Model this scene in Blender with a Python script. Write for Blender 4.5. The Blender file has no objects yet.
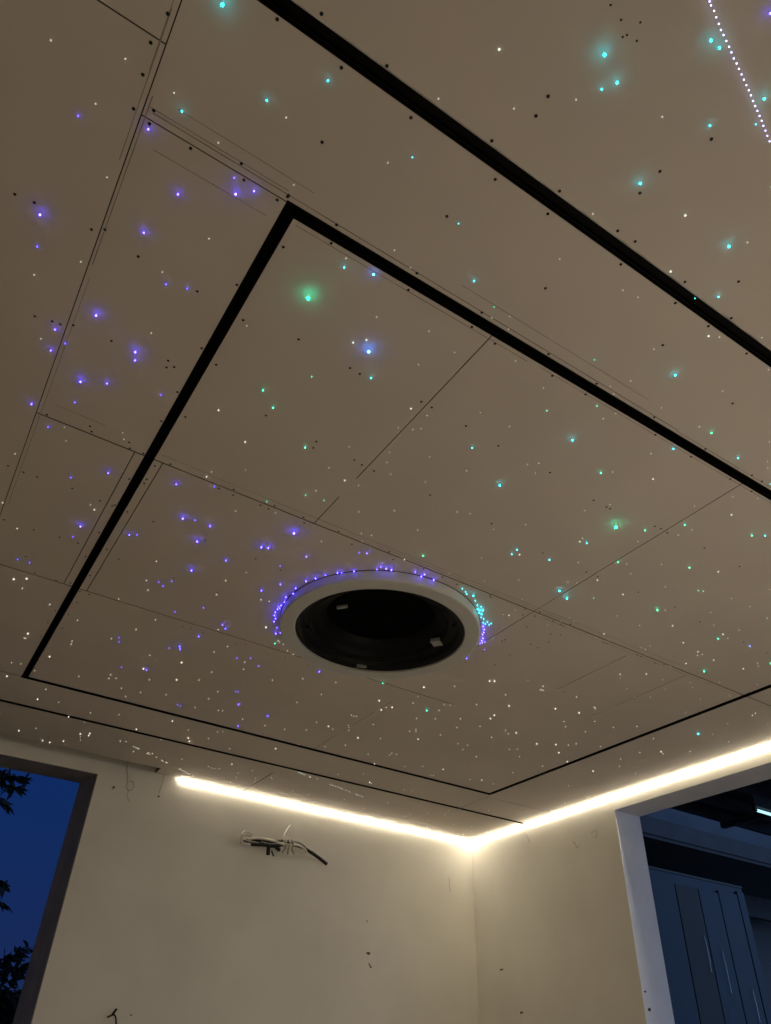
# Plastered room at dusk: ceiling of boards with fibre-optic stars, black track slots, round fixture.
# World frame: far corner of back wall and right wall is x=0, y=0; room is x<0, y<0; ceiling at z=3.1.
import bpy, bmesh, math, random
from mathutils import Vector, Matrix
random.seed(7)
sc = bpy.context.scene
COL = sc.collection
H = 3.1
PI = math.pi

# ------------------------------------------------------------------ helpers
def mat(name, color, rough=.8, metal=0., noise=0., nscale=4., emit=None, strength=0., bump=0., bscale=60., spec=.3, sampling=None):
    m = bpy.data.materials.new(name); m.use_nodes = True
    nt = m.node_tree; b = nt.nodes['Principled BSDF']
    b.inputs['Base Color'].default_value = (*color, 1)
    b.inputs['Roughness'].default_value = rough
    b.inputs['Metallic'].default_value = metal
    b.inputs['Specular IOR Level'].default_value = spec
    tc = nt.nodes.new('ShaderNodeTexCoord')
    n = nt.nodes.new('ShaderNodeTexNoise'); n.inputs['Scale'].default_value = nscale; n.inputs['Detail'].default_value = 5
    nt.links.new(tc.outputs['Object'], n.inputs['Vector'])
    r = nt.nodes.new('ShaderNodeValToRGB')
    lo = [max(0, c*(1-noise)) for c in color]; hi = [min(1, c*(1+noise)) for c in color]
    r.color_ramp.elements[0].color = (*lo, 1); r.color_ramp.elements[0].position = .3
    r.color_ramp.elements[1].color = (*hi, 1); r.color_ramp.elements[1].position = .7
    nt.links.new(n.outputs['Fac'], r.inputs['Fac']); nt.links.new(r.outputs['Color'], b.inputs['Base Color'])
    if bump:
        n2 = nt.nodes.new('ShaderNodeTexNoise'); n2.inputs['Scale'].default_value = bscale; n2.inputs['Detail'].default_value = 4
        nt.links.new(tc.outputs['Object'], n2.inputs['Vector'])
        bp = nt.nodes.new('ShaderNodeBump'); bp.inputs['Strength'].default_value = bump; bp.inputs['Distance'].default_value = .01
        nt.links.new(n2.outputs['Fac'], bp.inputs['Height']); nt.links.new(bp.outputs['Normal'], b.inputs['Normal'])
    if emit:
        b.inputs['Emission Color'].default_value = (*emit, 1); b.inputs['Emission Strength'].default_value = strength
        if sampling: m.cycles.emission_sampling = sampling
    return m

def link(name, bm, m, parent=None, smooth=False):
    me = bpy.data.meshes.new(name); bm.to_mesh(me); bm.free()
    for x in (m if isinstance(m, (list, tuple)) else [m]): me.materials.append(x)
    if smooth:
        for p in me.polygons: p.use_smooth = True
    o = bpy.data.objects.new(name, me); COL.objects.link(o)
    if parent: o.parent = parent
    return o

def box(bm, x0, x1, y0, y1, z0, z1, mi=0):
    v = [bm.verts.new(p) for p in ((x0,y0,z0),(x1,y0,z0),(x1,y1,z0),(x0,y1,z0),(x0,y0,z1),(x1,y0,z1),(x1,y1,z1),(x0,y1,z1))]
    for f in ((0,3,2,1),(4,5,6,7),(0,1,5,4),(1,2,6,5),(2,3,7,6),(3,0,4,7)):
        bm.faces.new([v[i] for i in f]).material_index = mi

def prism(bm, poly, z0, z1):
    a = [bm.verts.new((*p, z0)) for p in poly]; b = [bm.verts.new((*p, z1)) for p in poly]
    n = len(poly)
    bm.faces.new(a[::-1]); bm.faces.new(b)
    for i in range(n): bm.faces.new((a[i], a[(i+1) % n], b[(i+1) % n], b[i]))

def lathe(bm, prof, seg=96, center=(0,0), mi=0, close=False):
    rings = []
    for r, z in prof:
        if r < 1e-6: rings.append([bm.verts.new((center[0], center[1], z))])
        else: rings.append([bm.verts.new((center[0]+r*math.cos(2*PI*k/seg), center[1]+r*math.sin(2*PI*k/seg), z)) for k in range(seg)])
    pairs = list(zip(rings, rings[1:])) + ([(rings[-1], rings[0])] if close else [])
    for a, b in pairs:
        for k in range(seg):
            q = [a[k % len(a)], a[(k+1) % len(a)], b[(k+1) % len(b)], b[k % len(b)]]
            u = []
            for v in q:
                if v not in u: u.append(v)
            if len(u) > 2: bm.faces.new(u).material_index = mi

def smooth_path(pts, n=6):
    P = [Vector(p) for p in pts]
    if len(P) < 3: return P
    out = []
    Q = [P[0]*2-P[1]] + P + [P[-1]*2-P[-2]]
    for i in range(1, len(Q)-2):
        for k in range(n):
            t = k/n; a, b, c, d = Q[i-1], Q[i], Q[i+1], Q[i+2]
            out.append(.5*((2*b)+(c-a)*t+(2*a-5*b+4*c-d)*t*t+(3*b-a-3*c+d)*t**3))
    out.append(P[-1]); return out

def tube(bm, pts, r, seg=8, smooth=True, mi=0, taper=None):
    P = smooth_path(pts) if smooth else [Vector(p) for p in pts]
    rings = []; up = Vector((0, 0, 1))
    for i, p in enumerate(P):
        d = (P[min(i+1, len(P)-1)] - P[max(i-1, 0)]).normalized()
        a = d.cross(up)
        if a.length < .05: a = d.cross(Vector((1, 0, 0)))
        a.normalize(); b = d.cross(a)
        rr = r if taper is None else r + (taper-r)*i/(len(P)-1)
        rings.append([bm.verts.new(p + a*rr*math.cos(2*PI*k/seg) + b*rr*math.sin(2*PI*k/seg)) for k in range(seg)])
    for A, B in zip(rings, rings[1:]):
        for k in range(seg): bm.faces.new((A[k], A[(k+1) % seg], B[(k+1) % seg], B[k])).material_index = mi
    bm.faces.new(rings[0][::-1]).material_index = mi; bm.faces.new(rings[-1]).material_index = mi

def tag(o, label, cat, group=None, kind=None):
    o['label'] = label; o['category'] = cat
    if group: o['group'] = group
    if kind: o['kind'] = kind
    return o
def struct(o, label=None):
    o['kind'] = 'structure'
    if label: o['label'] = label
    return o
def thing(name, label, cat, loc=(0, 0, 0), group=None):
    o = bpy.data.objects.new(name, None); COL.objects.link(o); o.location = loc
    o.empty_display_size = .1
    return tag(o, label, cat, group)
def part(name, bm, m, parent, smooth=False, label=None):
    # geometry is written in world coordinates; move it into the parent's frame
    w = Vector((0, 0, 0)); p = parent
    while p: w += p.location; p = p.parent
    bmesh.ops.translate(bm, verts=bm.verts, vec=-w)
    o = link(name, bm, m, parent, smooth)
    if label: o['label'] = label
    return o

# ------------------------------------------------------------------ materials
M_ceil = mat('ceiling_board', (.60, .545, .485), .9, noise=.045, nscale=1.3, bump=.04, bscale=25)
M_edge = mat('board_edge', (.16, .13, .10), .95, noise=.3, nscale=30)
M_line = mat('scored_line', (.30, .26, .22), .95, noise=.3, nscale=12)
M_dark = mat('plenum', (.012, .011, .010), .95)
M_wall = mat('putty_wall', (.66, .63, .565), .88, noise=.06, nscale=1.6, bump=.10, bscale=9)
M_reveal = mat('window_reveal_paint', (.66, .66, .68), .8, noise=.04, nscale=5)
M_conc = mat('floor_screed', (.60, .56, .50), .9, noise=.12, nscale=3)
M_black = mat('black_profile', (.0042, .0036, .003), .6, noise=.2, nscale=30, spec=.12)
M_lip = mat('bare_profile_edge', (.42, .40, .37), .5, noise=.3, nscale=20)
M_white = mat('white_plastic', (.50, .50, .47), .5, noise=.02)
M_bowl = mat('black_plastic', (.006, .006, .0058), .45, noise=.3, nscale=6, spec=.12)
M_bowl2 = mat('black_foam', (.0015, .0015, .0015), .95, spec=.05)
M_sticker = mat('sticker', (.30, .30, .28), .6, noise=.25, nscale=60)
M_tape = mat('led_diffuser', (.9, .85, .75), .6, emit=(1., .89, .67), strength=78)
M_alu = mat('aluminium', (.6, .6, .58), .4, metal=.8)
M_screw = mat('black_screw', (.012, .011, .010), .6)
M_cable = mat('black_conduit', (.005, .0045, .004), .6, noise=.4, nscale=60)
M_wire = mat('white_wire', (.62, .58, .50), .6, noise=.1)
M_string = mat('grey_string', (.33, .30, .26), .9)
M_mark = mat('rust_mark', (.06, .04, .025), .95, noise=.4, nscale=80)
M_leaf = mat('leaf', (.009, .011, .007), .7, noise=.4, nscale=9)
M_bark = mat('bark', (.03, .024, .02), .9, noise=.3, nscale=20)
M_ground = mat('ground_soil', (.04, .036, .03), .95, noise=.3, nscale=2)
M_clad = mat('blue_cladding', (.011, .024, .045), .55, noise=.2, nscale=3)
M_clad2 = mat('brown_cladding', (.009, .0075, .008), .55, noise=.2, nscale=3)
M_beam = mat('grey_beam', (.045, .045, .050), .7, noise=.15, nscale=4)
M_pale = mat('pale_fascia', (.085, .095, .115), .8, noise=.1, nscale=2)
M_deck = mat('dark_roofing', (.012, .012, .014), .5, noise=.4, nscale=8)
M_porch = mat('sky_gleam', (.6, .8, .9), .5, emit=(.45, .85, 1.), strength=1.2)
M_metal = mat('bright_metal', (.5, .55, .6), .25, metal=.9)

# ------------------------------------------------------------------ ceiling with its joints and cut-outs
XL, YF = -8.0, -8.6                  # room extent away from the corner
g = .0018                            # half width of a board joint
rem = []                             # removed rectangles x0,x1,y0,y1
def seam_x(y, x0, x1, w=g): rem.append((x0, x1, y-w, y+w))
def seam_y(x, y0, y1, w=g): rem.append((x-w, x+w, y0, y1))
slots = dict(wide=(XL, 0., -5.262, -5.220), near=(XL, -.012, -.792, -.755))
fx0, fx1, fy0, fy1 = -4.452, -.775, -4.848, -1.222   # frame outer
wf = .038
rem += [slots['wide'], slots['near'],
        (fx0, fx1, fy0, fy0+wf), (fx0, fx1, fy1-wf, fy1), (fx0, fx0+wf, fy0, fy1), (fx1-wf, fx1, fy0, fy1)]
seam_x(-5.025, XL, -4.853); seam_x(-4.842, -4.853, fx0, .0016)
seam_x(-3.622, -4.853, 0., .003)
seam_x(-2.480, XL, -2.1, .0032); seam_x(-1.240, XL, fx0, .003)
seam_x(-1.170, -.775, 0.); 
seam_y(-4.853, YF, 0, .0015); seam_y(-3.711, -4.81, -3.975); seam_y(-3.711, -3.84, -3.622); seam_y(-2.463, -4.81, -2.9)
seam_y(-4.490, -3.622, -2.480); seam_y(-4.379, -3.622, -2.480); seam_y(-2.44, -2.3, -1.26)
seam_y(-1.740, -3.560, -3.040); seam_y(-1.290, -3.600, -2.780)
seam_y(-2.450, -.60, -.02, .003)
rem.append((XL, -3.20, -.14, .0))    # curtain pocket
RC = (-3.010, -3.048)                # round fixture centre
nst = 26
for i in range(nst):                 # stair-stepped round hole, hidden by the rim
    ya, yb = -.49+.98*i/nst, -.49+.98*(i+1)/nst
    m_ = max(abs(ya), abs(yb)); hw = math.sqrt(max(.505**2-m_*m_, 0))
    if hw > .02: rem.append((RC[0]-hw, RC[0]+hw, RC[1]+ya, RC[1]+yb))
xs = sorted({round(v, 5) for r in rem for v in r[:2] if XL <= v <= 0} | {XL, 0.})
ys = sorted({round(v, 5) for r in rem for v in r[2:] if YF <= v <= 0} | {YF, 0.})
nx, ny = len(xs)-1, len(ys)-1
solid = [[True]*ny for _ in range(nx)]
for i in range(nx):
    cx = (xs[i]+xs[i+1])/2
    for j in range(ny):
        cy = (ys[j]+ys[j+1])/2
        if any(r[0] < cx < r[1] and r[2] < cy < r[3] for r in rem): solid[i][j] = False
bm = bmesh.new(); vc = {}
T = .012
def V(i, j, z):
    k = (i, j, z)
    if k not in vc: vc[k] = bm.verts.new((xs[i], ys[j], H+z))
    return vc[k]
for i in range(nx):
    for j in range(ny):
        if not solid[i][j]: continue
        bm.faces.new((V(i,j,0), V(i,j+1,0), V(i+1,j+1,0), V(i+1,j,0)))
        bm.faces.new((V(i,j,T), V(i+1,j,T), V(i+1,j+1,T), V(i,j+1,T))).material_index = 1
        for (di, dj, a, b) in ((-1,0,(i,j),(i,j+1)), (1,0,(i+1,j+1),(i+1,j)), (0,-1,(i+1,j),(i,j)), (0,1,(i,j+1),(i+1,j+1))):
            ii, jj = i+di, j+dj
            if 0 <= ii < nx and 0 <= jj < ny and solid[ii][jj]: continue
            bm.faces.new((V(*a,0), V(*a,T), V(*b,T), V(*b,0))).material_index = 1
# thin lines of jointing tape scored along some joints (0.6 mm proud)
def sline(x0, y0, x1, y1, w=.0012):
    d = Vector((x1-x0, y1-y0, 0)); n = Vector((-d.y, d.x, 0)).normalized()*w
    a = Vector((x0, y0, H)); b = Vector((x1, y1, H)); dz = Vector((0, 0, .0006))
    v = [bm.verts.new(p) for p in (a-n, b-n, b+n, a+n, a-n-dz, b-n-dz, b+n-dz, a+n-dz)]
    for f in ((0,3,2,1),(4,5,6,7),(0,1,5,4),(1,2,6,5),(2,3,7,6),(3,0,4,7)):
        bm.faces.new([v[k] for k in f]).material_index = 2
for y, x0, x1, dw in ((-4.862, -4.83, -2.9, .0016), (-4.872, -4.84, -4.46, .0010), (-4.858, -2.9, -.9, .0010), (-4.905, -4.78, -4.40, .0008), (-4.902, -3.9, -3.1, .0008),
                      (-4.775, -4.80, -4.48, .0008), (-4.795, -4.40, -3.55, .0012), (-4.800, -3.5, -2.2, .0008),
                      (-3.660, -4.20, -1.4, .0011), (-3.642, -3.4, -2.3, .0009), (-3.70, -4.80, -4.62, .0008), (-3.665, -4.40, -4.2, .0008),
                      (-3.600, -2.4, -.85, .0009)):
    sline(x0, y, x1, y, dw)
for x, y0, y1, dw in ((-4.866, -5.1, -4.7, .0012), (-4.843, -4.9, -4.35, .0014), (-4.838, -4.3, -3.0, .0009), (-4.868, -5.2, -4.95, .0009)):
    sline(x, y0, x, y1, dw)
ceil = struct(link('ceiling', bm, [M_ceil, M_edge, M_line]))

# dark void and slab above the boards
bm = bmesh.new(); box(bm, XL, .29, YF, .3, H+.125, H+.14)
struct(link('ceiling_slab', bm, M_dark))

# ------------------------------------------------------------------ walls, floor
def wall(name, boxes, m, prisms=()):
    bm = bmesh.new()
    for b in boxes: box(bm, *b)
    for p, z0, z1 in prisms: prism(bm, p, z0, z1)
    return struct(link(name, bm, m))
ZT = H+.125
LW0, LW1, LZ0, LZ1 = -6.6, -3.627, .9, 3.003
wall('wall_back', [(XL-.2, LW0, 0, .3, 0, ZT), (LW0, LW1-.0, 0, .3, 0, LZ0), (LW0, LW1, 0, .3, LZ1, ZT)], M_wall,
     [([(LW1, 0), (.29, 0), (.29, .3), (LW1, .3), (LW1-.056, .3)][:3] + [(LW1-.056, .3)], LZ0, LZ1),
      ([(LW1, 0), (.29, 0), (.29, .3), (LW1, .3)], 0, LZ0), ([(LW1, 0), (.29, 0), (.29, .3), (LW1, .3)], LZ1, ZT)])
RY0, RY1, RZ0, RZ1 = -4.60, -1.826, .9, 2.988
WT = .285
wall('wall_right', [(0, WT, RY1, 0, 0, ZT), (0, WT, YF, RY0, 0, ZT), (0, WT, RY0, RY1, 0, RZ0), (0, WT, RY0, RY1, RZ1, ZT)], M_wall)
wall('wall_left', [(XL-.2, XL, YF, 0, 0, ZT)], M_wall)
wall('wall_front', [(XL-.2, .29, YF-.2, YF, 0, ZT)], M_wall)
bm = bmesh.new(); box(bm, XL-.2, .29, YF-.2, .3, -.12, 0); struct(link('floor', bm, M_conc))
# smooth plaster lining of the right window opening (jamb, head, sill), 4 mm thick skin with a bevelled arris
bm = bmesh.new()
t_ = .004
box(bm, -.003, WT, RY1-t_, RY1, RZ0+t_, RZ1-t_); box(bm, -.003, WT, RY0, RY0+t_, RZ0+t_, RZ1-t_)
box(bm, -.003, WT, RY0, RY1, RZ1-t_, RZ1); box(bm, -.003, WT, RY0, RY1, RZ0, RZ0+t_)
struct(link('window_1', bm, M_reveal))
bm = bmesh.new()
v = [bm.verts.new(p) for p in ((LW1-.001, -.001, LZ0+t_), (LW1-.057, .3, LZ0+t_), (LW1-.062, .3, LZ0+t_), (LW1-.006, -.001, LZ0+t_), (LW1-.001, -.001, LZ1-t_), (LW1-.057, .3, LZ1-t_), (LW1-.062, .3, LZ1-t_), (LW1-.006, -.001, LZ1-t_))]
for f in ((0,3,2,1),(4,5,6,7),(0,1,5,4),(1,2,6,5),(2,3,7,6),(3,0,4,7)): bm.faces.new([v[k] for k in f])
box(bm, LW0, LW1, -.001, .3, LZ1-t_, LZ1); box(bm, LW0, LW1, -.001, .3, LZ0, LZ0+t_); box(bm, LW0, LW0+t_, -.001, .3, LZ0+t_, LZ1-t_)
struct(link('window_2', bm, mat('dark_grey_reveal', (.20, .195, .20), .9, noise=.15, nscale=6)))  # left window lining, a darker grey than the right one
# curtain pocket over the left window
bm = bmesh.new()
box(bm, XL, -3.19, -.15, 0, H+.112, H+.124); box(bm, XL, -3.19, -.152, -.140, H+T, H+.112); box(bm, -3.20, -3.188, -.140, 0, H+T, H+.112)
struct(link('trim_1', bm, mat('pocket_board', (.22, .19, .16), .9, noise=.2, nscale=8)))

# ------------------------------------------------------------------ black recessed channels
def channel(bm, x0, x1, y0, y1, axis, depth=.05, w=.0025):
    # U-shaped profile: two cheeks and a top web, plus a small inner rail
    if axis == 'x':
        box(bm, x0, x1, y0, y0+w, H-.001, H+depth); box(bm, x0, x1, y1-w, y1, H-.001, H+depth)
        box(bm, x0, x1, y0, y1, H+depth, H+depth+.003)
        box(bm, x0, x1, y0+w, y0+w+.004, H+.018, H+.022); box(bm, x0, x1, y1-w-.004, y1-w, H+.018, H+.022)
    else:
        box(bm, x0, x0+w, y0, y1, H-.001, H+depth); box(bm, x1-w, x1, y0, y1, H-.001, H+depth)
        box(bm, x0, x1, y0, y1, H+depth, H+depth+.003)
        box(bm, x0+w, x0+w+.004, y0, y1, H+.018, H+.022); box(bm, x1-w-.004, x1-w, y0, y1, H+.018, H+.022)
t = thing('recessed_track', 'wide straight black recessed track running across the top of the photo', 'ceiling track', (-4, -5.24, H))
bm = bmesh.new(); channel(bm, *slots['wide'], 'x'); part('channel', bm, M_black, t)
bm = bmesh.new(); box(bm, XL, 0, -5.2655, -5.2622, H-.0025, H+.001); part('edge_strip', bm, M_lip, t, label='thin pale bare edge')
t = thing('recessed_track', 'thin black recessed track nearest the back wall, outside the black rectangle', 'ceiling track', (-4, -.77, H))
bm = bmesh.new(); channel(bm, *slots['near'], 'x'); part('channel', bm, M_black, t)
t = thing('track_frame', 'black rectangular recessed track frame surrounding the round ceiling fixture', 'ceiling track', (-2.6, -3, H))
for a in ((fx0, fx1, fy0, fy0+wf, 'x'), (fx0, fx1, fy1-wf, fy1, 'x'), (fx0, fx0+wf, fy0+wf, fy1-wf, 'y'), (fx1-wf, fx1, fy0+wf, fy1-wf, 'y')):
    bm = bmesh.new(); channel(bm, *a); part('channel', bm, M_black, t)

# ------------------------------------------------------------------ round ceiling fixture
t = thing('round_ceiling_fixture', 'round ceiling fixture with thick white rim and hollow black centre', 'ceiling fixture', (*RC, H))
RO, RI, D = .5175, .4385, .056
bm = bmesh.new()
lathe(bm, [(RO, H+.002), (RO, H-D+.006), (RO-.004, H-D+.001), (RO-.008, H-D), (RI+.006, H-D), (RI+.001, H-D+.002), (RI, H-D+.008), (RI, H+.0), (RI-.006, H+.012), (RI+.02, H+.012), (RO-.02, H+.002)], 160, RC, close=True)
part('rim', bm, M_white, t)
bm = bmesh.new(); lathe(bm, [(RO-.01, H+.001), (RO+.0022, H+.001), (RO+.0022, H-.003), (RO-.01, H-.003)], 128, RC, close=True)  # dark ring stands in for the shadow line between rim and ceiling
part('shadow_gap', bm, M_bowl, t, label='thin black ring standing in for the shadow gap')
bm = bmesh.new()
lathe(bm, [(RI-.001, H-D+.012), (RI-.006, H-D+.010), (.405, H-.02), (.400, H-.005), (.372, H+.0), (.366, H-.006), (.360, H-.006), (.354, H+.004), (.33, H+.035), (.285, H+.05), (.283, H+.10), (0, H+.105)], 128, RC)
part('bowl', bm, M_bowl, t, True)
bm = bmesh.new()
lathe(bm, [(.275, H+.098), (.275, H+.070), (.262, H+.066), (.20, H+.064), (.195, H+.072), (.10, H+.072), (.095, H+.066), (0, H+.066)], 96, RC)
part('core_disc', bm, M_bowl2, t, True)
def rbox(bm, cx, cy, cz, a, b, c, ang):
    n0 = len(bm.verts); box(bm, -a/2, a/2, -b/2, b/2, -c/2, c/2); bm.verts.ensure_lookup_table()
    R_ = Matrix.Rotation(ang, 4, 'Z'); R_.translation = (cx, cy, cz)
    bmesh.ops.transform(bm, verts=bm.verts[n0:], matrix=R_)
bm = bmesh.new(); rbox(bm, -2.665, -3.075, H+.002, .056, .052, .020, .62); part('sticker', bm, M_sticker, t, label='small square grey paper sticker')
for x, y, a in ((-3.262, -3.087, -.9), (-2.880, -2.650, -.33)):
    bm = bmesh.new(); rbox(bm, x, y, H+.006 if x < -3 else H-.034, .055, .016, .012, a); part('clip', bm, M_sticker, t, label='pale plastic clip')
for k in range(6):
    an = 2*PI*k/6+.4; bm = bmesh.new(); x, y = RC[0]+.385*math.cos(an), RC[1]+.385*math.sin(an)
    lathe(bm, [(.008, H+.0), (.008, H-.012), (0, H-.013)], 12, (x, y)); part('screw', bm, M_bowl, t)

# ------------------------------------------------------------------ LED strips along the wall tops
def strip(name, label, p0, p1, nrm):
    # quarter-round diffuser tucked in the corner between wall and ceiling
    t = thing(name, label, 'led strip', ((p0[0]+p1[0])/2, (p0[1]+p1[1])/2, H-.01), 'warm LED strips along the wall tops')
    d = (Vector(p1)-Vector(p0)); n = Vector(nrm)
    def ext(bm, prof):
        a = [bm.verts.new(Vector((p0[0], p0[1], 0)) + n*u + Vector((0, 0, z))) for u, z in prof]
        b = [bm.verts.new(Vector((p1[0], p1[1], 0)) + n*u + Vector((0, 0, z))) for u, z in prof]
        k = len(prof)
        bm.faces.new(a); bm.faces.new(b[::-1])
        for i in range(k): bm.faces.new((a[i], b[i], b[(i+1) % k], a[(i+1) % k]))
        bmesh.ops.recalc_face_normals(bm, faces=bm.faces)
    R_ = .011; zc = H-.006
    bm = bmesh.new(); ext(bm, [(.004, zc)] + [(.004+R_*math.cos(a), zc-R_*math.sin(a)) for a in [PI/2*k/6 for k in range(7)]])
    part('diffuser', bm, M_tape, t, label='glowing warm white diffuser')
    bm = bmesh.new(); ext(bm, [(.0005, zc-R_), (.004, zc-R_), (.004, zc), (.004+R_, zc), (.004+R_, zc+.003), (.0005, zc+.003)])
    part('profile', bm, M_alu, t)
    return t
strip('led_strip', 'glowing warm LED strip along the top of the back wall with the cable bundle', (-3.005, 0), (-.016, 0), (0, -1, 0))
strip('led_strip', 'glowing warm LED strip along the top of the right wall above its window', (0, -.001), (0, YF+.02), (-1, 0, 0))
strip('led_strip', 'unseen warm LED strip added as fill along the top of the wall behind the camera', (-.02, YF), (XL+.02, YF), (0, 1, 0))  # out of view, added to lift the room's brightness

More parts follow.
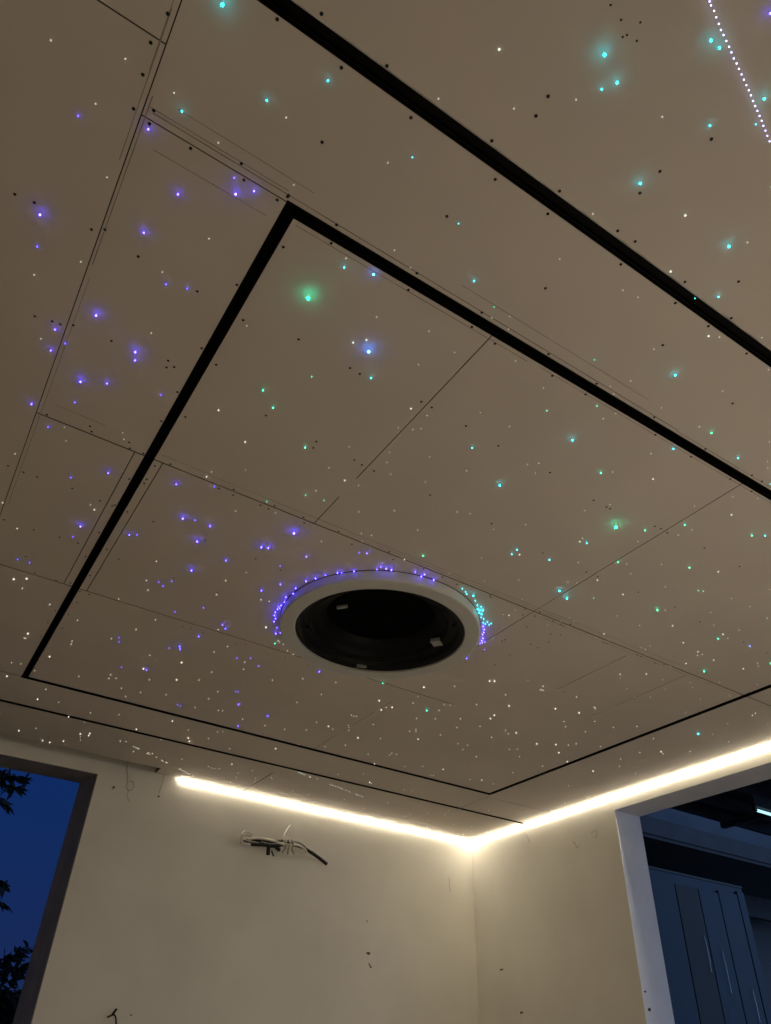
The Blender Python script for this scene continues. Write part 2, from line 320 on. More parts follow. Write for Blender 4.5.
# ------------------------------------------------------------------ stars and screws
STARS = {
 'B3': [(-4002,-4539)],
 'b1': [(-1307,-4019)],
 'b2': [(-4139,-4787)],
 'c0': [(-4236,-5129),(-4028,-5051),(-3584,-5659),(-3300,-5255),(-2376,-4870),(-2882,-3583),(-2853,-3570),(-2836,-3557),(-2764,-3533),(-2729,-3506),(-2707,-3507),(-2641,-3425),(-2620,-3419),(-2599,-3390),(-2581,-3385),(-2586,-3408),(-2560,-3406),(-2560,-3390)],
 'c1': [(-4771,-4907),(-4504,-5166),(-4607,-5046),(-3953,-5509),(-3674,-5596),(-4222,-4758),(-3936,-4447),(-3881,-4934),(-3446,-4374),(-3248,-5297),(-2836,-4790),(-2602,-4892),(-2668,-4187),(-2881,-3975),(-2878,-3936),(-2712,-4000),(-2802,-3565),(-2097,-4656),(-2679,-3486),(-2677,-3454),(-2660,-3452)],
 'c2': [(-3934,-5539),(-3825,-5715),(-3797,-5716),(-3619,-5706),(-3704,-5404),(-3362,-5418),(-3225,-4268),(-3113,-5027),(-3172,-4615),(-2496,-3837),(-2706,-3478),(-2691,-3476),(-530,-3078)],
 'c3': [(-4774,-5171),(-4002,-5564),(-2421,-3810)],
 'g0': [(-4105,-4338),(-3829,-3769),(-3752,-3784),(-3775,-4897),(-3943,-3642),(-3376,-4923),(-3348,-4669),(-3221,-4784),(-1969,-4215),(-1945,-4225),(-2316,-3884),(-1488,-4246)],
 'g1': [(-4216,-4189),(-4151,-4135),(-3962,-4019),(-2791,-4921),(-2955,-4545),(-3194,-3698),(-2432,-4513),(-2536,-4393),(-2144,-4625),(-2451,-4164),(-2159,-4317),(-3375,-2546),(-2629,-2479),(-1507,-3974),(-1048,-3963)],
 'g2': [(-1986,-3987),(-1255,-3690),(-2187,-2310)],
 'g3': [(-4261,-4608),(-2655,-4341)],
 'm': [(-3889,-5761),(-3880,-5758),(-3866,-5755),(-3852,-5750),(-3837,-5745),(-3823,-5740),(-3810,-5737),(-3795,-5733),(-3780,-5729),(-3766,-5725),(-3751,-5720),(-3737,-5717),(-3723,-5713),(-3708,-5709),(-3694,-5705),(-3679,-5701),(-3665,-5697),(-3651,-5693),(-3636,-5688),(-3622,-5684),(-3608,-5680),(-3594,-5676),(-3580,-5672),(-3566,-5667),(-3552,-5663),(-3537,-5658),(-3521,-5653)],
 'n': [(-3639,-542),(-3601,-556),(-3524,-492),(-3491,-475),(-3479,-469),(-3494,-387),(-3503,-476),(-3396,-409),(-3395,-431),(-3379,-411),(-3364,-434),(-3316,-377),(-3259,-337),(-3246,-324),(-3217,-312),(-3208,-308),(-3080,-230),(-3072,-237),(-3046,-208),(-3027,-193),(-3008,-183),(-2976,-159),(-2936,-146)],
 'p': [(-2299,-749),(-2284,-743),(-2268,-737),(-2252,-731),(-2236,-725),(-2181,-706),(-2170,-703),(-2109,-700),(-1955,-641),(-1934,-638),(-1902,-630),(-1872,-628),(-1842,-611),(-1825,-604),(-1784,-596),(-1738,-578),(-1661,-556),(-1641,-550),(-1616,-542),(-1585,-531)],
 'v0': [(-4993,-4319),(-4597,-4824),(-4984,-4752),(-4840,-4005),(-4504,-3964),(-4748,-3754),(-4639,-4408),(-4580,-4430),(-4800,-3570),(-4659,-3324),(-4551,-2912),(-4722,-2574),(-4669,-2578),(-4316,-3097),(-4109,-2775),(-4159,-3606),(-4142,-3347),(-4060,-2819),(-4080,-2752),(-3686,-3244),(-3441,-3550),(-3148,-3570),(-3477,-3302),(-3425,-3364),(-3305,-3484),(-3301,-3512),(-4103,-2094),(-4088,-2043),(-3984,-1735),(-3946,-2546),(-3839,-2673),(-3834,-2142),(-3474,-2254),(-3410,-2301),(-3329,-2235),(-3298,-1829),(-3284,-1835),(-3524,-1413),(-3501,-1406),(-3403,-2671),(-3533,-2911),(-3443,-2712),(-2462,-3235),(-2471,-3206),(-2408,-3164),(-2423,-3026)],
 'v1': [(-4706,-4698),(-4827,-4819),(-4538,-4821),(-4748,-4536),(-3761,-5819),(-4881,-4045),(-4873,-3949),(-4876,-3658),(-4677,-3911),(-4627,-4067),(-4541,-3441),(-4345,-3077),(-4292,-3532),(-4073,-3346),(-3913,-3139),(-3622,-3384),(-3616,-3105),(-3667,-2998),(-3528,-3203),(-3540,-3118),(-3542,-3016),(-3411,-3568),(-3102,-3580),(-3039,-3566),(-3104,-3557),(-3503,-3252),(-3385,-3410),(-3248,-3520),(-3851,-1793),(-3691,-2567),(-3663,-2538),(-3748,-2370),(-3794,-2198),(-3781,-2169),(-3202,-1659),(-2969,-1602),(-3060,-1325),(-3420,-2651),(-3492,-2796),(-3525,-2887),(-3528,-2972),(-3527,-2931),(-3528,-3067),(-3521,-2903),(-3010,-2386),(-2576,-3362),(-2550,-3338),(-2533,-3312),(-2524,-3292),(-2497,-3261),(-2468,-3220),(-2485,-3236)],
 'v2': [(-5007,-4427),(-4576,-4786),(-4785,-4175),(-4756,-3867),(-4637,-4102),(-4542,-3015),(-4190,-3329),(-4078,-3206),(-4015,-2969),(-3823,-3333),(-3795,-3346),(-3441,-3353),(-3274,-3515),(-3511,-2822),(-3484,-2762),(-3521,-2853)],
 'v3': [(-3751,-3513)],
 'w0': [(-5079,-4887),(-4923,-4945),(-4802,-4937),(-4667,-4887),(-4587,-4623),(-4880,-4638),(-4955,-4806),(-4550,-5037),(-4457,-4896),(-4281,-5083),(-4263,-5279),(-4098,-5362),(-4131,-4887),(-4233,-4787),(-3988,-5459),(-3787,-5546),(-3745,-5276),(-3331,-5454),(-3417,-5585),(-3724,-5127),(-4662,-4444),(-4980,-4218),(-4911,-3982),(-4874,-4342),(-4374,-4408),(-4749,-3607),(-4726,-3536),(-4560,-3703),(-4546,-3670),(-4874,-3346),(-4618,-4208),(-4097,-3775),(-4052,-4666),(-3887,-4714),(-3770,-4693),(-3838,-4586),(-3681,-4414),(-3661,-4349),(-3732,-4306),(-3688,-4180),(-3665,-4127),(-3616,-4079),(-3828,-4118),(-3833,-3973),(-3685,-3949),(-3756,-4864),(-3714,-4898),(-3686,-4861),(-4062,-4866),(-3535,-4532),(-3406,-4537),(-3548,-4245),(-3386,-4262),(-3479,-4118),(-3683,-4328),(-3809,-3822),(-3596,-3804),(-3479,-3895),(-3261,-4039),(-3499,-5156),(-3444,-5164),(-3124,-5206),(-3254,-5060),(-3214,-4928),(-3252,-4874),(-3217,-4856),(-3431,-4742),(-3161,-4754),(-2854,-4918),(-3035,-4904),(-2927,-5070),(-3014,-5278),(-2884,-5212),(-2586,-5010),(-2500,-4943),(-2466,-4921),(-3219,-4423),(-3188,-4452),(-3160,-4403),(-2924,-4576),(-2884,-4728),(-3143,-4796),(-3585,-4777),(-2786,-4432),(-2840,-4345),(-2503,-4619),(-2428,-4741),(-2340,-4790),(-4859,-2995),(-4546,-3195),(-4772,-2837),(-4652,-2324),(-4178,-2948),(-4164,-2760),(-4130,-2677),(-4225,-2507),(-4203,-3686),(-3881,-3597),(-4024,-3510),(-3796,-3106),(-3848,-2984),(-3834,-2838),(-3634,-2924),(-3324,-3843),(-3510,-3681),(-3466,-3695),(-3477,-3635),(-3624,-3529),(-3313,-3546),(-3015,-3657),(-3211,-4060),(-2973,-4136),(-2711,-4204),(-2971,-3838),(-3063,-4034),(-2838,-3697),(-2714,-3797),(-2589,-3678),(-2518,-3917),(-2481,-3937),(-2594,-4060),(-2382,-4509),(-2399,-4452),(-2502,-4324),(-2411,-4178),(-2336,-4134),(-2283,-4265),(-2121,-4150),(-1714,-4415),(-4503,-2243),(-4343,-2162),(-4055,-2248),(-4530,-1779),(-4538,-1780),(-4309,-1903),(-4304,-1864),(-4136,-2063),(-3897,-1997),(-4538,-1410),(-4489,-1427),(-4401,-1380),(-4162,-1463),(-4003,-1546),(-3968,-1575),(-4009,-1604),(-3795,-1675),(-3899,-1452),(-3782,-1464),(-3840,-1343),(-4286,-1145),(-4171,-985),(-3954,-935),(-3787,-1022),(-3947,-747),(-4196,-419),(-3899,-449),(-3882,-382),(-4461,-566),(-4003,-2413),(-3594,-2934),(-3692,-2509),(-3612,-2255),(-3576,-2363),(-3419,-2243),(-3386,-2153),(-3526,-2006),(-3547,-1855),(-3186,-2123),(-3395,-1633),(-3390,-1768),(-3638,-1526),(-3416,-1449),(-3275,-1498),(-3250,-1508),(-3086,-1457),(-2917,-1447),(-3313,-1049),(-3135,-1142),(-3106,-1169),(-3138,-985),(-2657,-1553),(-2575,-1283),(-2935,-887),(-3406,-751),(-2780,-1473),(-3376,-2589),(-3363,-2581),(-3335,-2569),(-3282,-2513),(-3236,-2494),(-2863,-2323),(-3047,-2249),(-2850,-2121),(-2918,-1923),(-2422,-2195),(-2539,-1959),(-2515,-1952),(-2501,-1962),(-2340,-1910),(-2467,-1797),(-2443,-1765),(-2419,-1724),(-2518,-1676),(-2663,-1714),(-2168,-1727),(-2298,-1469),(-2402,-1358),(-2076,-1417),(-1939,-1497),(-1950,-1541),(-2605,-552),(-2418,-501),(-2396,-474),(-2479,-326),(-2509,-404),(-1879,-1030),(-2031,-899),(-1710,-874),(-2126,-304),(-1972,-301),(-1334,-536),(-1410,-261),(-1669,-370),(-2918,-428),(-2888,-410),(-2864,-411),(-2831,-437),(-2671,-429),(-2642,-327),(-2632,-193),(-3142,-456),(-2550,-3583),(-2572,-3515),(-2282,-3684),(-2236,-3669),(-2293,-3633),(-2320,-3566),(-2025,-3611),(-1378,-2706),(-1307,-2648),(-1145,-2664),(-1386,-2980),(-1367,-2970),(-1222,-2825),(-1806,-2974),(-1821,-2970),(-1965,-3018),(-1942,-2792),(-1993,-2575),(-2262,-2703),(-1936,-2335),(-2120,-2472),(-1866,-2205),(-1683,-1978),(-1613,-1997),(-1580,-2364),(-1525,-2328),(-1039,-2472),(-1062,-2420),(-1286,-2148),(-1332,-2112),(-1588,-1910),(-2455,-3294),(-2103,-3834),(-1940,-3834),(-1956,-4009),(-1656,-4267),(-1645,-4053),(-1499,-4094),(-1471,-4006),(-1729,-3717),(-1752,-3676),(-1719,-3677),(-1442,-3792),(-1433,-3816),(-1108,-3925),(-1077,-3907),(-1072,-3654),(-877,-3761),(-1454,-3621),(-1566,-3358),(-1428,-3284),(-1354,-3485),(-1244,-3411),(-1203,-3553),(-1139,-3520),(-1298,-3222),(-1226,-3283),(-968,-3439),(-870,-3571),(-870,-3249),(-885,-3265),(-457,-3134),(-529,-3303),(-701,-2851),(-1055,-2826),(-948,-2929),(-335,-3455),(-137,-3319),(-112,-3185),(-1789,-4263),(-1760,-4124),(-2354,-2452),(-2324,-2355),(-2128,-2362),(-2154,-2451),(-2066,-2238),(-1876,-2034),(-2168,-2170),(-2080,-1962),(-2063,-2011),(-2045,-1984),(-1423,-1856),(-1912,-1542),(-1718,-1367),(-1614,-1453),(-1450,-1328),(-1434,-1340),(-1150,-1435),(-941,-1467),(-1414,-908),(-1350,-932),(-1181,-2049),(-917,-2003),(-993,-1758),(-1758,-2315),(-1574,-2213),(-889,-498),(-787,-676),(-992,-374),(-984,-307),(-998,-287),(-749,-314),(-635,-137),(-745,-558),(-502,-370),(-326,-410),(-117,-374),(-221,-147),(-528,-901),(-393,-747),(-870,-2535),(-581,-2450),(-479,-2344),(-572,-2619),(-428,-2700),(-320,-2844),(-454,-1795),(-133,-1697),(-126,-1667),(-168,-1455),(-268,-2309),(-115,-1236)],
 'w1': [(-4208,-5439),(-3534,-5410),(-4307,-4010),(-4161,-3914),(-4031,-4571),(-4061,-4538),(-3745,-4406),(-3743,-3939),(-3430,-5274),(-3151,-5188),(-2762,-4632),(-4523,-3166),(-4704,-2377),(-4652,-2420),(-4207,-3643),(-3243,-3621),(-2698,-4175),(-2845,-3951),(-2415,-4004),(-2329,-4663),(-2024,-4368),(-2225,-3986),(-4531,-1834),(-4368,-1616),(-3870,-1792),(-4526,-1183),(-4295,-936),(-4057,-762),(-3610,-823),(-4288,-293),(-4106,-199),(-4055,-193),(-3978,-282),(-3913,-506),(-3860,-556),(-3856,-511),(-3713,-2007),(-3656,-1764),(-3455,-1124),(-3256,-891),(-3231,-850),(-2663,-1087),(-3490,-2675),(-2507,-2247),(-2420,-2136),(-2386,-2210),(-2560,-1690),(-2292,-1632),(-1932,-1276),(-1737,-892),(-2794,-595),(-2536,-3518),(-2014,-3662),(-1572,-3016),(-1389,-2853),(-1552,-2811),(-1837,-3008),(-2133,-2873),(-2110,-2890),(-1812,-2671),(-1790,-2501),(-1777,-2447),(-1485,-2363),(-1241,-2297),(-1127,-2366),(-1798,-3924),(-1522,-4016),(-1612,-3839),(-1468,-3818),(-1321,-3805),(-1407,-3690),(-1104,-3834),(-1480,-3475),(-1596,-3386),(-522,-3499),(-509,-3468),(-265,-3115),(-2395,-2573),(-1945,-1866),(-1456,-1496),(-1073,-1483),(-1003,-2265),(-841,-2183),(-551,-2152),(-472,-2721)],
}
SCREWS = [(-4870,-5086),(-4884,-5009),(-4878,-4933),(-4873,-4845),(-4830,-4869),(-4829,-4837),(-4721,-4838),(-4596,-4869),(-4573,-4836),(-5078,-4448),(-5028,-4453),(-4875,-4461),(-4843,-4482),(-4738,-4452),(-4582,-5276),(-4660,-5214),(-4491,-5207),(-4404,-5269),(-4293,-5206),(-4093,-5273),(-4023,-5202),(-4447,-5033),(-4067,-5050),(-4456,-4831),(-4475,-4836),(-4455,-4861),(-4306,-4860),(-4291,-4803),(-4399,-4716),(-4061,-5639),(-4021,-5632),(-3982,-5652),(-3993,-5611),(-3988,-5619),(-3961,-5623),(-4047,-5427),(-4041,-5378),(-3643,-5577),(-3685,-5453),(-3683,-5385),(-3862,-5272),(-3844,-5208),(-3651,-5278),(-3587,-5283),(-4947,-4060),(-4896,-4071),(-4872,-4074),(-4836,-4094),(-4716,-4101),(-4551,-4437),(-4534,-4127),(-4529,-4096),(-4508,-4112),(-4450,-4010),(-4453,-3840),(-4453,-4240),(-4455,-4526),(-4392,-4419),(-4394,-4202),(-4394,-3911),(-4671,-3663),(-4658,-3638),(-4524,-3662),(-4512,-3631),(-4456,-3629),(-4818,-3626),(-4884,-3252),(-4825,-3247),(-4773,-3248),(-4637,-3257),(-4213,-4451),(-4016,-4443),(-3976,-4440),(-4155,-4084),(-3942,-4070),(-3935,-4033),(-3773,-4064),(-3735,-4057),(-3678,-4054),(-3734,-4454),(-3688,-4453),(-3534,-4449),(-3372,-4436),(-3414,-4060),(-3784,-4801),(-3683,-4791),(-4035,-4860),(-3792,-4860),(-4024,-4800),(-3566,-5211),(-3369,-5275),(-3334,-5211),(-3242,-5362),(-3151,-5270),(-3183,-5215),(-2996,-5212),(-3241,-5085),(-3690,-5032),(-3514,-4852),(-3441,-4796),(-3295,-4854),(-3291,-4799),(-3017,-4858),(-2945,-4801),(-2747,-4798),(-2738,-4855),(-2523,-4801),(-2475,-4861),(-2394,-4806),(-2849,-5052),(-3114,-4435),(-2856,-4411),(-2782,-4410),(-2762,-4411),(-2413,-4861),(-4519,-3242),(-4459,-3250),(-4467,-3237),(-4832,-2865),(-4708,-2863),(-4599,-2875),(-4519,-2875),(-4695,-2622),(-4629,-2499),(-4528,-2489),(-4457,-3451),(-4401,-3490),(-4401,-3459),(-4402,-3234),(-4461,-3013),(-4463,-2789),(-4397,-2904),(-4329,-2857),(-4288,-3232),(-4401,-2635),(-4464,-2511),(-4408,-2456),(-4362,-2457),(-4400,-3587),(-4352,-3629),(-4138,-3605),(-4086,-3629),(-4074,-3599),(-3904,-3635),(-3915,-3600),(-3768,-3634),(-3747,-3602),(-3954,-3603),(-4051,-3231),(-3804,-3231),(-3670,-3215),(-4060,-2854),(-3838,-2856),(-3595,-3624),(-3501,-3586),(-3333,-3623),(-3286,-3593),(-3130,-3617),(-3018,-3607),(-2926,-3596),(-3092,-4057),(-2770,-4022),(-2506,-4024),(-2437,-4028),(-2735,-3619),(-2490,-4438),(-2445,-4434),(-2522,-4434),(-2228,-4453),(-1985,-4450),(-2183,-4043),(-4463,-2185),(-4397,-2186),(-4467,-2028),(-4389,-2016),(-4464,-1851),(-4390,-2339),(-3859,-2417),(-3812,-2430),(-3745,-2423),(-3499,-2438),(-3251,-2427),(-3103,-2408),(-3366,-2411),(-3332,-1994),(-3035,-2014),(-3475,-1617),(-3088,-1630),(-3548,-2414),(-2722,-3599),(-2512,-3618),(-2429,-3590),(-2434,-3625),(-2388,-3485),(-2390,-3311),(-2392,-3292),(-2397,-3140),(-2398,-2985),(-2186,-3432),(-2319,-3606),(-2267,-3605),(-2246,-3602),(-2226,-3622),(-2485,-3563),(-2237,-3501),(-2191,-3525),(-2242,-3056),(-2255,-3199),(-1682,-3023),(-2189,-3348),(-2245,-3354),(-1745,-3037),(-1950,-3598),(-1927,-3598),(-1936,-4053),(-1722,-4029),(-1369,-4028),(-1170,-4024),(-1699,-3606),(-1669,-3604),(-1547,-3596),(-1493,-3611),(-1286,-3208)]


def zone(x, y):
    if math.hypot(x-RC[0], y-RC[1]) < .60: return 'hugging the white rim of the round fixture'
    if y < -5.24: return 'on the boards beyond the wide straight track'
    if y < -4.84: return 'between the wide straight track and the black frame' if x > -4.853 else 'in the far left column of boards'
    if x < -4.853: return 'in the far left column of boards'
    if x < fx0: return 'on the board left of the black frame' if y < -3.622 else ('on the small board left of the frame' if y < -2.48 else ('on the lowest board left of the frame' if y < -1.24 else 'beside the curtain pocket'))
    if x < fx1 and y < fy1:
        if y < -3.622: return 'inside the frame, first bay by its corner' if x < -3.711 else ('inside the frame, middle bay' if x < -2.463 else 'inside the frame, right bay')
        if y < -2.48: return 'inside the frame, left of the round fixture' if x < RC[0] else 'inside the frame, right of the round fixture'
        return 'inside the frame, lower left below the fixture' if x < -2.45 else 'inside the frame, lower right below the fixture'
    if y > -.77: return 'between the thin track and the back wall' 
    if x > fx1: return 'between the black frame and the right wall strip'
    return 'between the frame and the thin track'

CW = (.95, 1., .80); CC = (.0, .72, .85); CG = (.0, .80, .42); CV = (.055, .035, 1.); CB = (.03, .22, 1.); CX = (1., .97, .82); CM = (.55, .55, 1.); CT = (.75, .78, .62)
KIND = {  # bead radius, drop below the board, colour, strength, lights its surroundings
 'w0': (.0023, .004, CW, .50, 0), 'w1': (.0032, .005, CW, 1., 0), 'x0': (.0034, .005, CX, .62, 0), 'x1': (.0044, .006, CX, 1.1, 0),
 'v0': (.0022, .007, CV, 7., 1), 'v1': (.0025, .011, CV, 26., 1), 'v2': (.0030, .014, CV, 40., 1), 'v3': (.0040, .017, CV, 46., 1),
 'c0': (.0022, .007, CC, 2.5, 1), 'c1': (.0025, .010, CC, 8., 1), 'c2': (.0030, .014, CC, 17., 1), 'c3': (.0038, .018, CC, 24., 1),
 'g0': (.0022, .007, CG, 2.5, 1), 'g1': (.0026, .010, CG, 8., 1), 'g2': (.0031, .014, CG, 15., 1), 'g3': (.0042, .022, CG, 42., 1),
 'b1': (.0026, .010, CB, 9., 1), 'b2': (.0034, .015, CB, 22., 1), 'B3': (.0042, .020, CB, 46., 1),
 'm': (.0020, .008, CM, 4., 1), 'n': (.0036, .005, CT, .9, 0), 'p': (.0036, .005, (.72, .90, .80), .9, 0)}
WORD = {'w': 'white', 'x': 'white', 'v': 'violet', 'c': 'cyan', 'g': 'green', 'b': 'blue', 'B': 'blue', 'm': 'bluish white', 'n': 'white', 'p': 'pale'}
M_stub = mat('fibre_stub', (.7, .7, .66), .4)
star_me = {}
def star_bm(bm, k, off=(0, 0, 0)):
    r, h, c, s, l = KIND[k]
    n0 = len(bm.verts)
    ico = bmesh.ops.create_icosphere(bm, subdivisions=2 if r > .0038 else 1, radius=r)
    for v in ico['verts']: v.co.z -= h
    box(bm, -.0006, .0006, -.0006, .0006, -h+r*.6, .001, 1)
    bm.verts.ensure_lookup_table()
    bmesh.ops.translate(bm, verts=bm.verts[n0:], vec=off)
star_m = {}
for k, (r, h, c, s, l) in KIND.items():
    star_m[k] = mat('star_glow_'+k, (.8, .8, .8), .4, emit=c, strength=s, sampling='FRONT' if l else 'NONE')
    bm = bmesh.new(); star_bm(bm, k)
    me = bpy.data.meshes.new('fibre_optic_star'); bm.to_mesh(me); bm.free(); me.materials.append(star_m[k]); me.materials.append(M_stub)
    star_me[k] = me
CAM = Vector((-4.7431, -5.8994, 1.2))
allst = [(x/1000, y/1000, k) for k, l in STARS.items() for x, y in l]
allst = [(x, y, 'x'+k[1] if k in ('w0', 'w1') and y > -3.0 else k) for x, y, k in allst]
allst = [(x, y, {'v1': 'v2', 'v0': 'v1', 'c0': 'c1', 'c1': 'c2'}.get(k, k) if math.hypot(x-RC[0], y-RC[1]) < .60 else k) for x, y, k in allst]
rank = lambda s: (0 if s[2][0] in 'vcgbBm' else (1 if s[2] in ('w1', 'x1', 'n', 'p') else 2), (Vector((s[0], s[1], H))-CAM).length)
allst.sort(key=rank)
single = {
 'g3': ('largest green star of the ceiling, in the first bay of the frame', 'big green star inside the frame, left of the seam to the frame edge'),
}
ind, rest = allst[:300], allst[300:]
proto = None
for x, y, k in ind:
    o = bpy.data.objects.new('fibre_optic_star', star_me[k]) if proto is None else proto.copy()
    if proto is None: proto = o
    f_ = KIND[k][1]*(.75 if KIND[k][4] else 1)/1.9
    o.data = star_me[k]; o.location = (x-(x-CAM.x)*f_, y-(y-CAM.y)*f_, H); COL.objects.link(o)
    z_ = zone(x, y)
    if k == 'm': lab = 'bluish white star point in the dotted shooting-star line at top right'; gr = 'shooting-star line at top right'
    elif k == 'n': lab = 'white star point in the dotted trail beside the curtain pocket end'; gr = 'star trail by the curtain pocket'
    elif k == 'p': lab = 'pale star point in the dotted trail below the thin track'; gr = 'star trail below the thin track'
    else:
        sz = {'0': 'tiny', '1': 'small', '2': 'medium', '3': 'large'}[k[1]]
        lab = '%s %s glowing fibre star %s' % (sz, WORD[k[0]], z_); gr = '%s %s stars %s' % (sz, WORD[k[0]], z_)
    tag(o, lab, 'star light', gr)
# the faint remainder, one object
bm = bmesh.new(); kk = sorted({k for _, _, k in rest})
mats = []
for x, y, k in rest:
    n0 = len(bm.faces); star_bm(bm, k, (x, y, H)); bm.faces.ensure_lookup_table()
    if k not in mats: mats.append(k)
    for f in bm.faces[n0:]: f.material_index = mats.index(k) if f.material_index == 0 else len(kk)
tag(link('fibre_optic_stars', bm, [star_m[k] for k in mats]+[M_stub]), 'scatter of the faintest tiny white star points over the ceiling', 'star light', kind='stuff')

# drywall screws
bm = bmesh.new()
lathe(bm, [(.0001, .0), (.0043, .0), (.0045, -.0007), (.0034, -.0014), (.0016, -.0015), (.0012, -.0006), (0, -.0006)], 12)
sme = bpy.data.meshes.new('drywall_screw'); bm.to_mesh(sme); bm.free(); sme.materials.append(M_screw)
proto = None
for x, y in SCREWS:
    x /= 1000; y /= 1000
    bad = y > -.0 or x > -.02 or math.hypot(x-RC[0], y-RC[1]) < .53
    for r in rem:
        if r[0]-.006 < x < r[1]+.006 and r[2]-.006 < y < r[3]+.006:
            # nudge off a joint or channel onto the board
            if (r[1]-r[0]) > (r[3]-r[2]): y = r[3]+.008 if y > (r[2]+r[3])/2 else r[2]-.008
            else: x = r[1]+.008 if x > (r[0]+r[1])/2 else r[0]-.008
    if bad: continue
    o = bpy.data.objects.new('drywall_screw', sme) if proto is None else proto.copy()
    if proto is None: proto = o
    o.location = (x, y, H); COL.objects.link(o)
    if abs(x+4.0) < .2 and -5.68 < y < -5.55: o.scale = (.6, .6, .6)
    tag(o, 'small black drywall screw head '+zone(x, y), 'screw', 'screw heads '+zone(x, y))

# ------------------------------------------------------------------ cable bundle on the back wall
def P(l, y=-.06): return [(a, y+dy if False else y, b) for (a, b), dy in zip(l, [0]*len(l))]
t = thing('cable_bundle', 'tangled bundle of black and white cables sticking out of the back wall', 'cable', (-2.1, 0, 2.7))
bm = bmesh.new(); tube(bm, [(-2.05, .0, 2.70), (-2.08, -.03, 2.70)] + P([(-2.127, 2.708), (-2.233, 2.701), (-2.336, 2.691), (-2.418, 2.697)]), .016); part('conduit', bm, M_cable, t, True)
bm = bmesh.new(); tube(bm, P([(-2.25, 2.703), (-2.127, 2.708), (-2.038, 2.738), (-1.945, 2.746), (-1.849, 2.735)], -.068), .018); part('conduit', bm, M_cable, t, True)
bm = bmesh.new(); tube(bm, P([(-2.327, 2.731), (-2.222, 2.732), (-2.102, 2.748), (-2.01, 2.763), (-1.9, 2.763), (-1.86, 2.75)], -.052), .014); part('conduit', bm, M_cable, t, True)
bm = bmesh.new(); tube(bm, P([(-1.865, 2.736), (-1.748, 2.693), (-1.629, 2.638)], -.07), .015); part('cable_end', bm, M_cable, t, True)
bm = bmesh.new(); tube(bm, P([(-2.181, 2.709), (-2.179, 2.663), (-2.177, 2.627)], -.075), .017); part('cable_end', bm, M_cable, t, True)
bm = bmesh.new(); tube(bm, P([(-2.15, 2.665), (-2.14, 2.645), (-2.125, 2.625)], -.075), .007); part('cable_end', bm, M_cable, t, True)
for l, y, r in (([(-2.337, 2.745), (-2.389, 2.745), (-2.425, 2.713), (-2.401, 2.68), (-2.342, 2.679)], -.075, .011),
                ([(-2.33, 2.76), (-2.37, 2.77), (-2.41, 2.765), (-2.43, 2.735)], -.08, .008),
                ([(-2.384, 2.712), (-2.283, 2.736), (-2.162, 2.738), (-2.037, 2.725), (-1.929, 2.74), (-1.855, 2.716), (-1.843, 2.686), (-1.889, 2.666), (-1.952, 2.67)], -.09, .0095),
                ([(-2.034, 2.745), (-2.048, 2.79), (-2.028, 2.841), (-2.0, 2.889)], -.07, .010)):
    bm = bmesh.new(); tube(bm, P(l, y), r); part('wire', bm, M_wire, t, True, label='off-white wire loop')
for k, (x, z0, z1, y) in enumerate(((-2.04, 2.78, 2.665, -.09), (-2.01, 2.785, 2.66, -.094), (-1.975, 2.78, 2.67, -.09))):
    bm = bmesh.new(); tube(bm, [(x+.012, -.045, z0), (x+.004, y-.006, (z0+z1)/2+.03), (x, y, z1+.03), (x-.02+.025*k, y+.01, z1-.005)], .008); part('tie', bm, M_string, t, True)
# bent wire stub low on the wall
bm = bmesh.new(); tube(bm, [(-3.160, .0, 1.470), (-3.146, -.02, 1.478), (-3.13, -.035, 1.484), (-3.111, -.035, 1.462), (-3.095, -.03, 1.40)], .0055)
tube(bm, [(-3.14, -.03, 1.482), (-3.132, -.04, 1.50), (-3.122, -.045, 1.518)], .008)
tag(link('bent_wire', bm, M_cable, None, True), 'short bent dark wire poking from the back wall near the lower left', 'wire')
# strings hanging from the curtain pocket and ceiling
bm = bmesh.new(); tube(bm, [(-3.435, -.02, H+.112), (-3.43, -.012, 3.10), (-3.405, -.008, 3.03), (-3.40, -.008, 2.99)], .0022, 6)
tube(bm, [(-3.37+.028*math.cos(a), -.006, 2.965+.036*math.sin(a)) for a in [PI*.9+2*PI*k/10 for k in range(11)]], .0022, 6)
tube(bm, [(-3.372, -.006, 2.93), (-3.375, -.006, 2.89), (-3.352, -.006, 2.85)], .0018, 6)
tag(link('hanging_string', bm, M_string, None, True), 'thin string with a loop hanging from the curtain pocket', 'string')
bm = bmesh.new(); tube(bm, [(-3.128, -.008, H), (-3.130, -.008, 3.02), (-3.137, -.008, 2.945)], .0018, 6)
tag(link('hanging_string', bm, M_string, None, True), 'thin straight string on the back wall between pocket and LED strip', 'string')
bm = bmesh.new(); tube(bm, [(-.79, -1.225, H), (-.785, -1.20, H-.015), (-.80, -1.18, H-.03), (-.79, -1.16, H-.02), (-.78, -1.13, H-.006), (-.77, -1.0, H-.004), (-.76, -.86, H-.004), (-.75, -.70, H-.01)], .0015, 6)
tag(link('hanging_string', bm, M_string, None, True), 'fine thread dangling at the near right corner of the black frame', 'string')
bm = bmesh.new(); tube(bm, [(-.003, -.772, H), (-.005, -.770, 3.04), (-.004, -.790, 3.0), (-.004, -.82, 2.93)], .0025, 6)
tag(link('hanging_string', bm, M_string, None, True), 'dark thread hanging where the thin track meets the right wall', 'string')
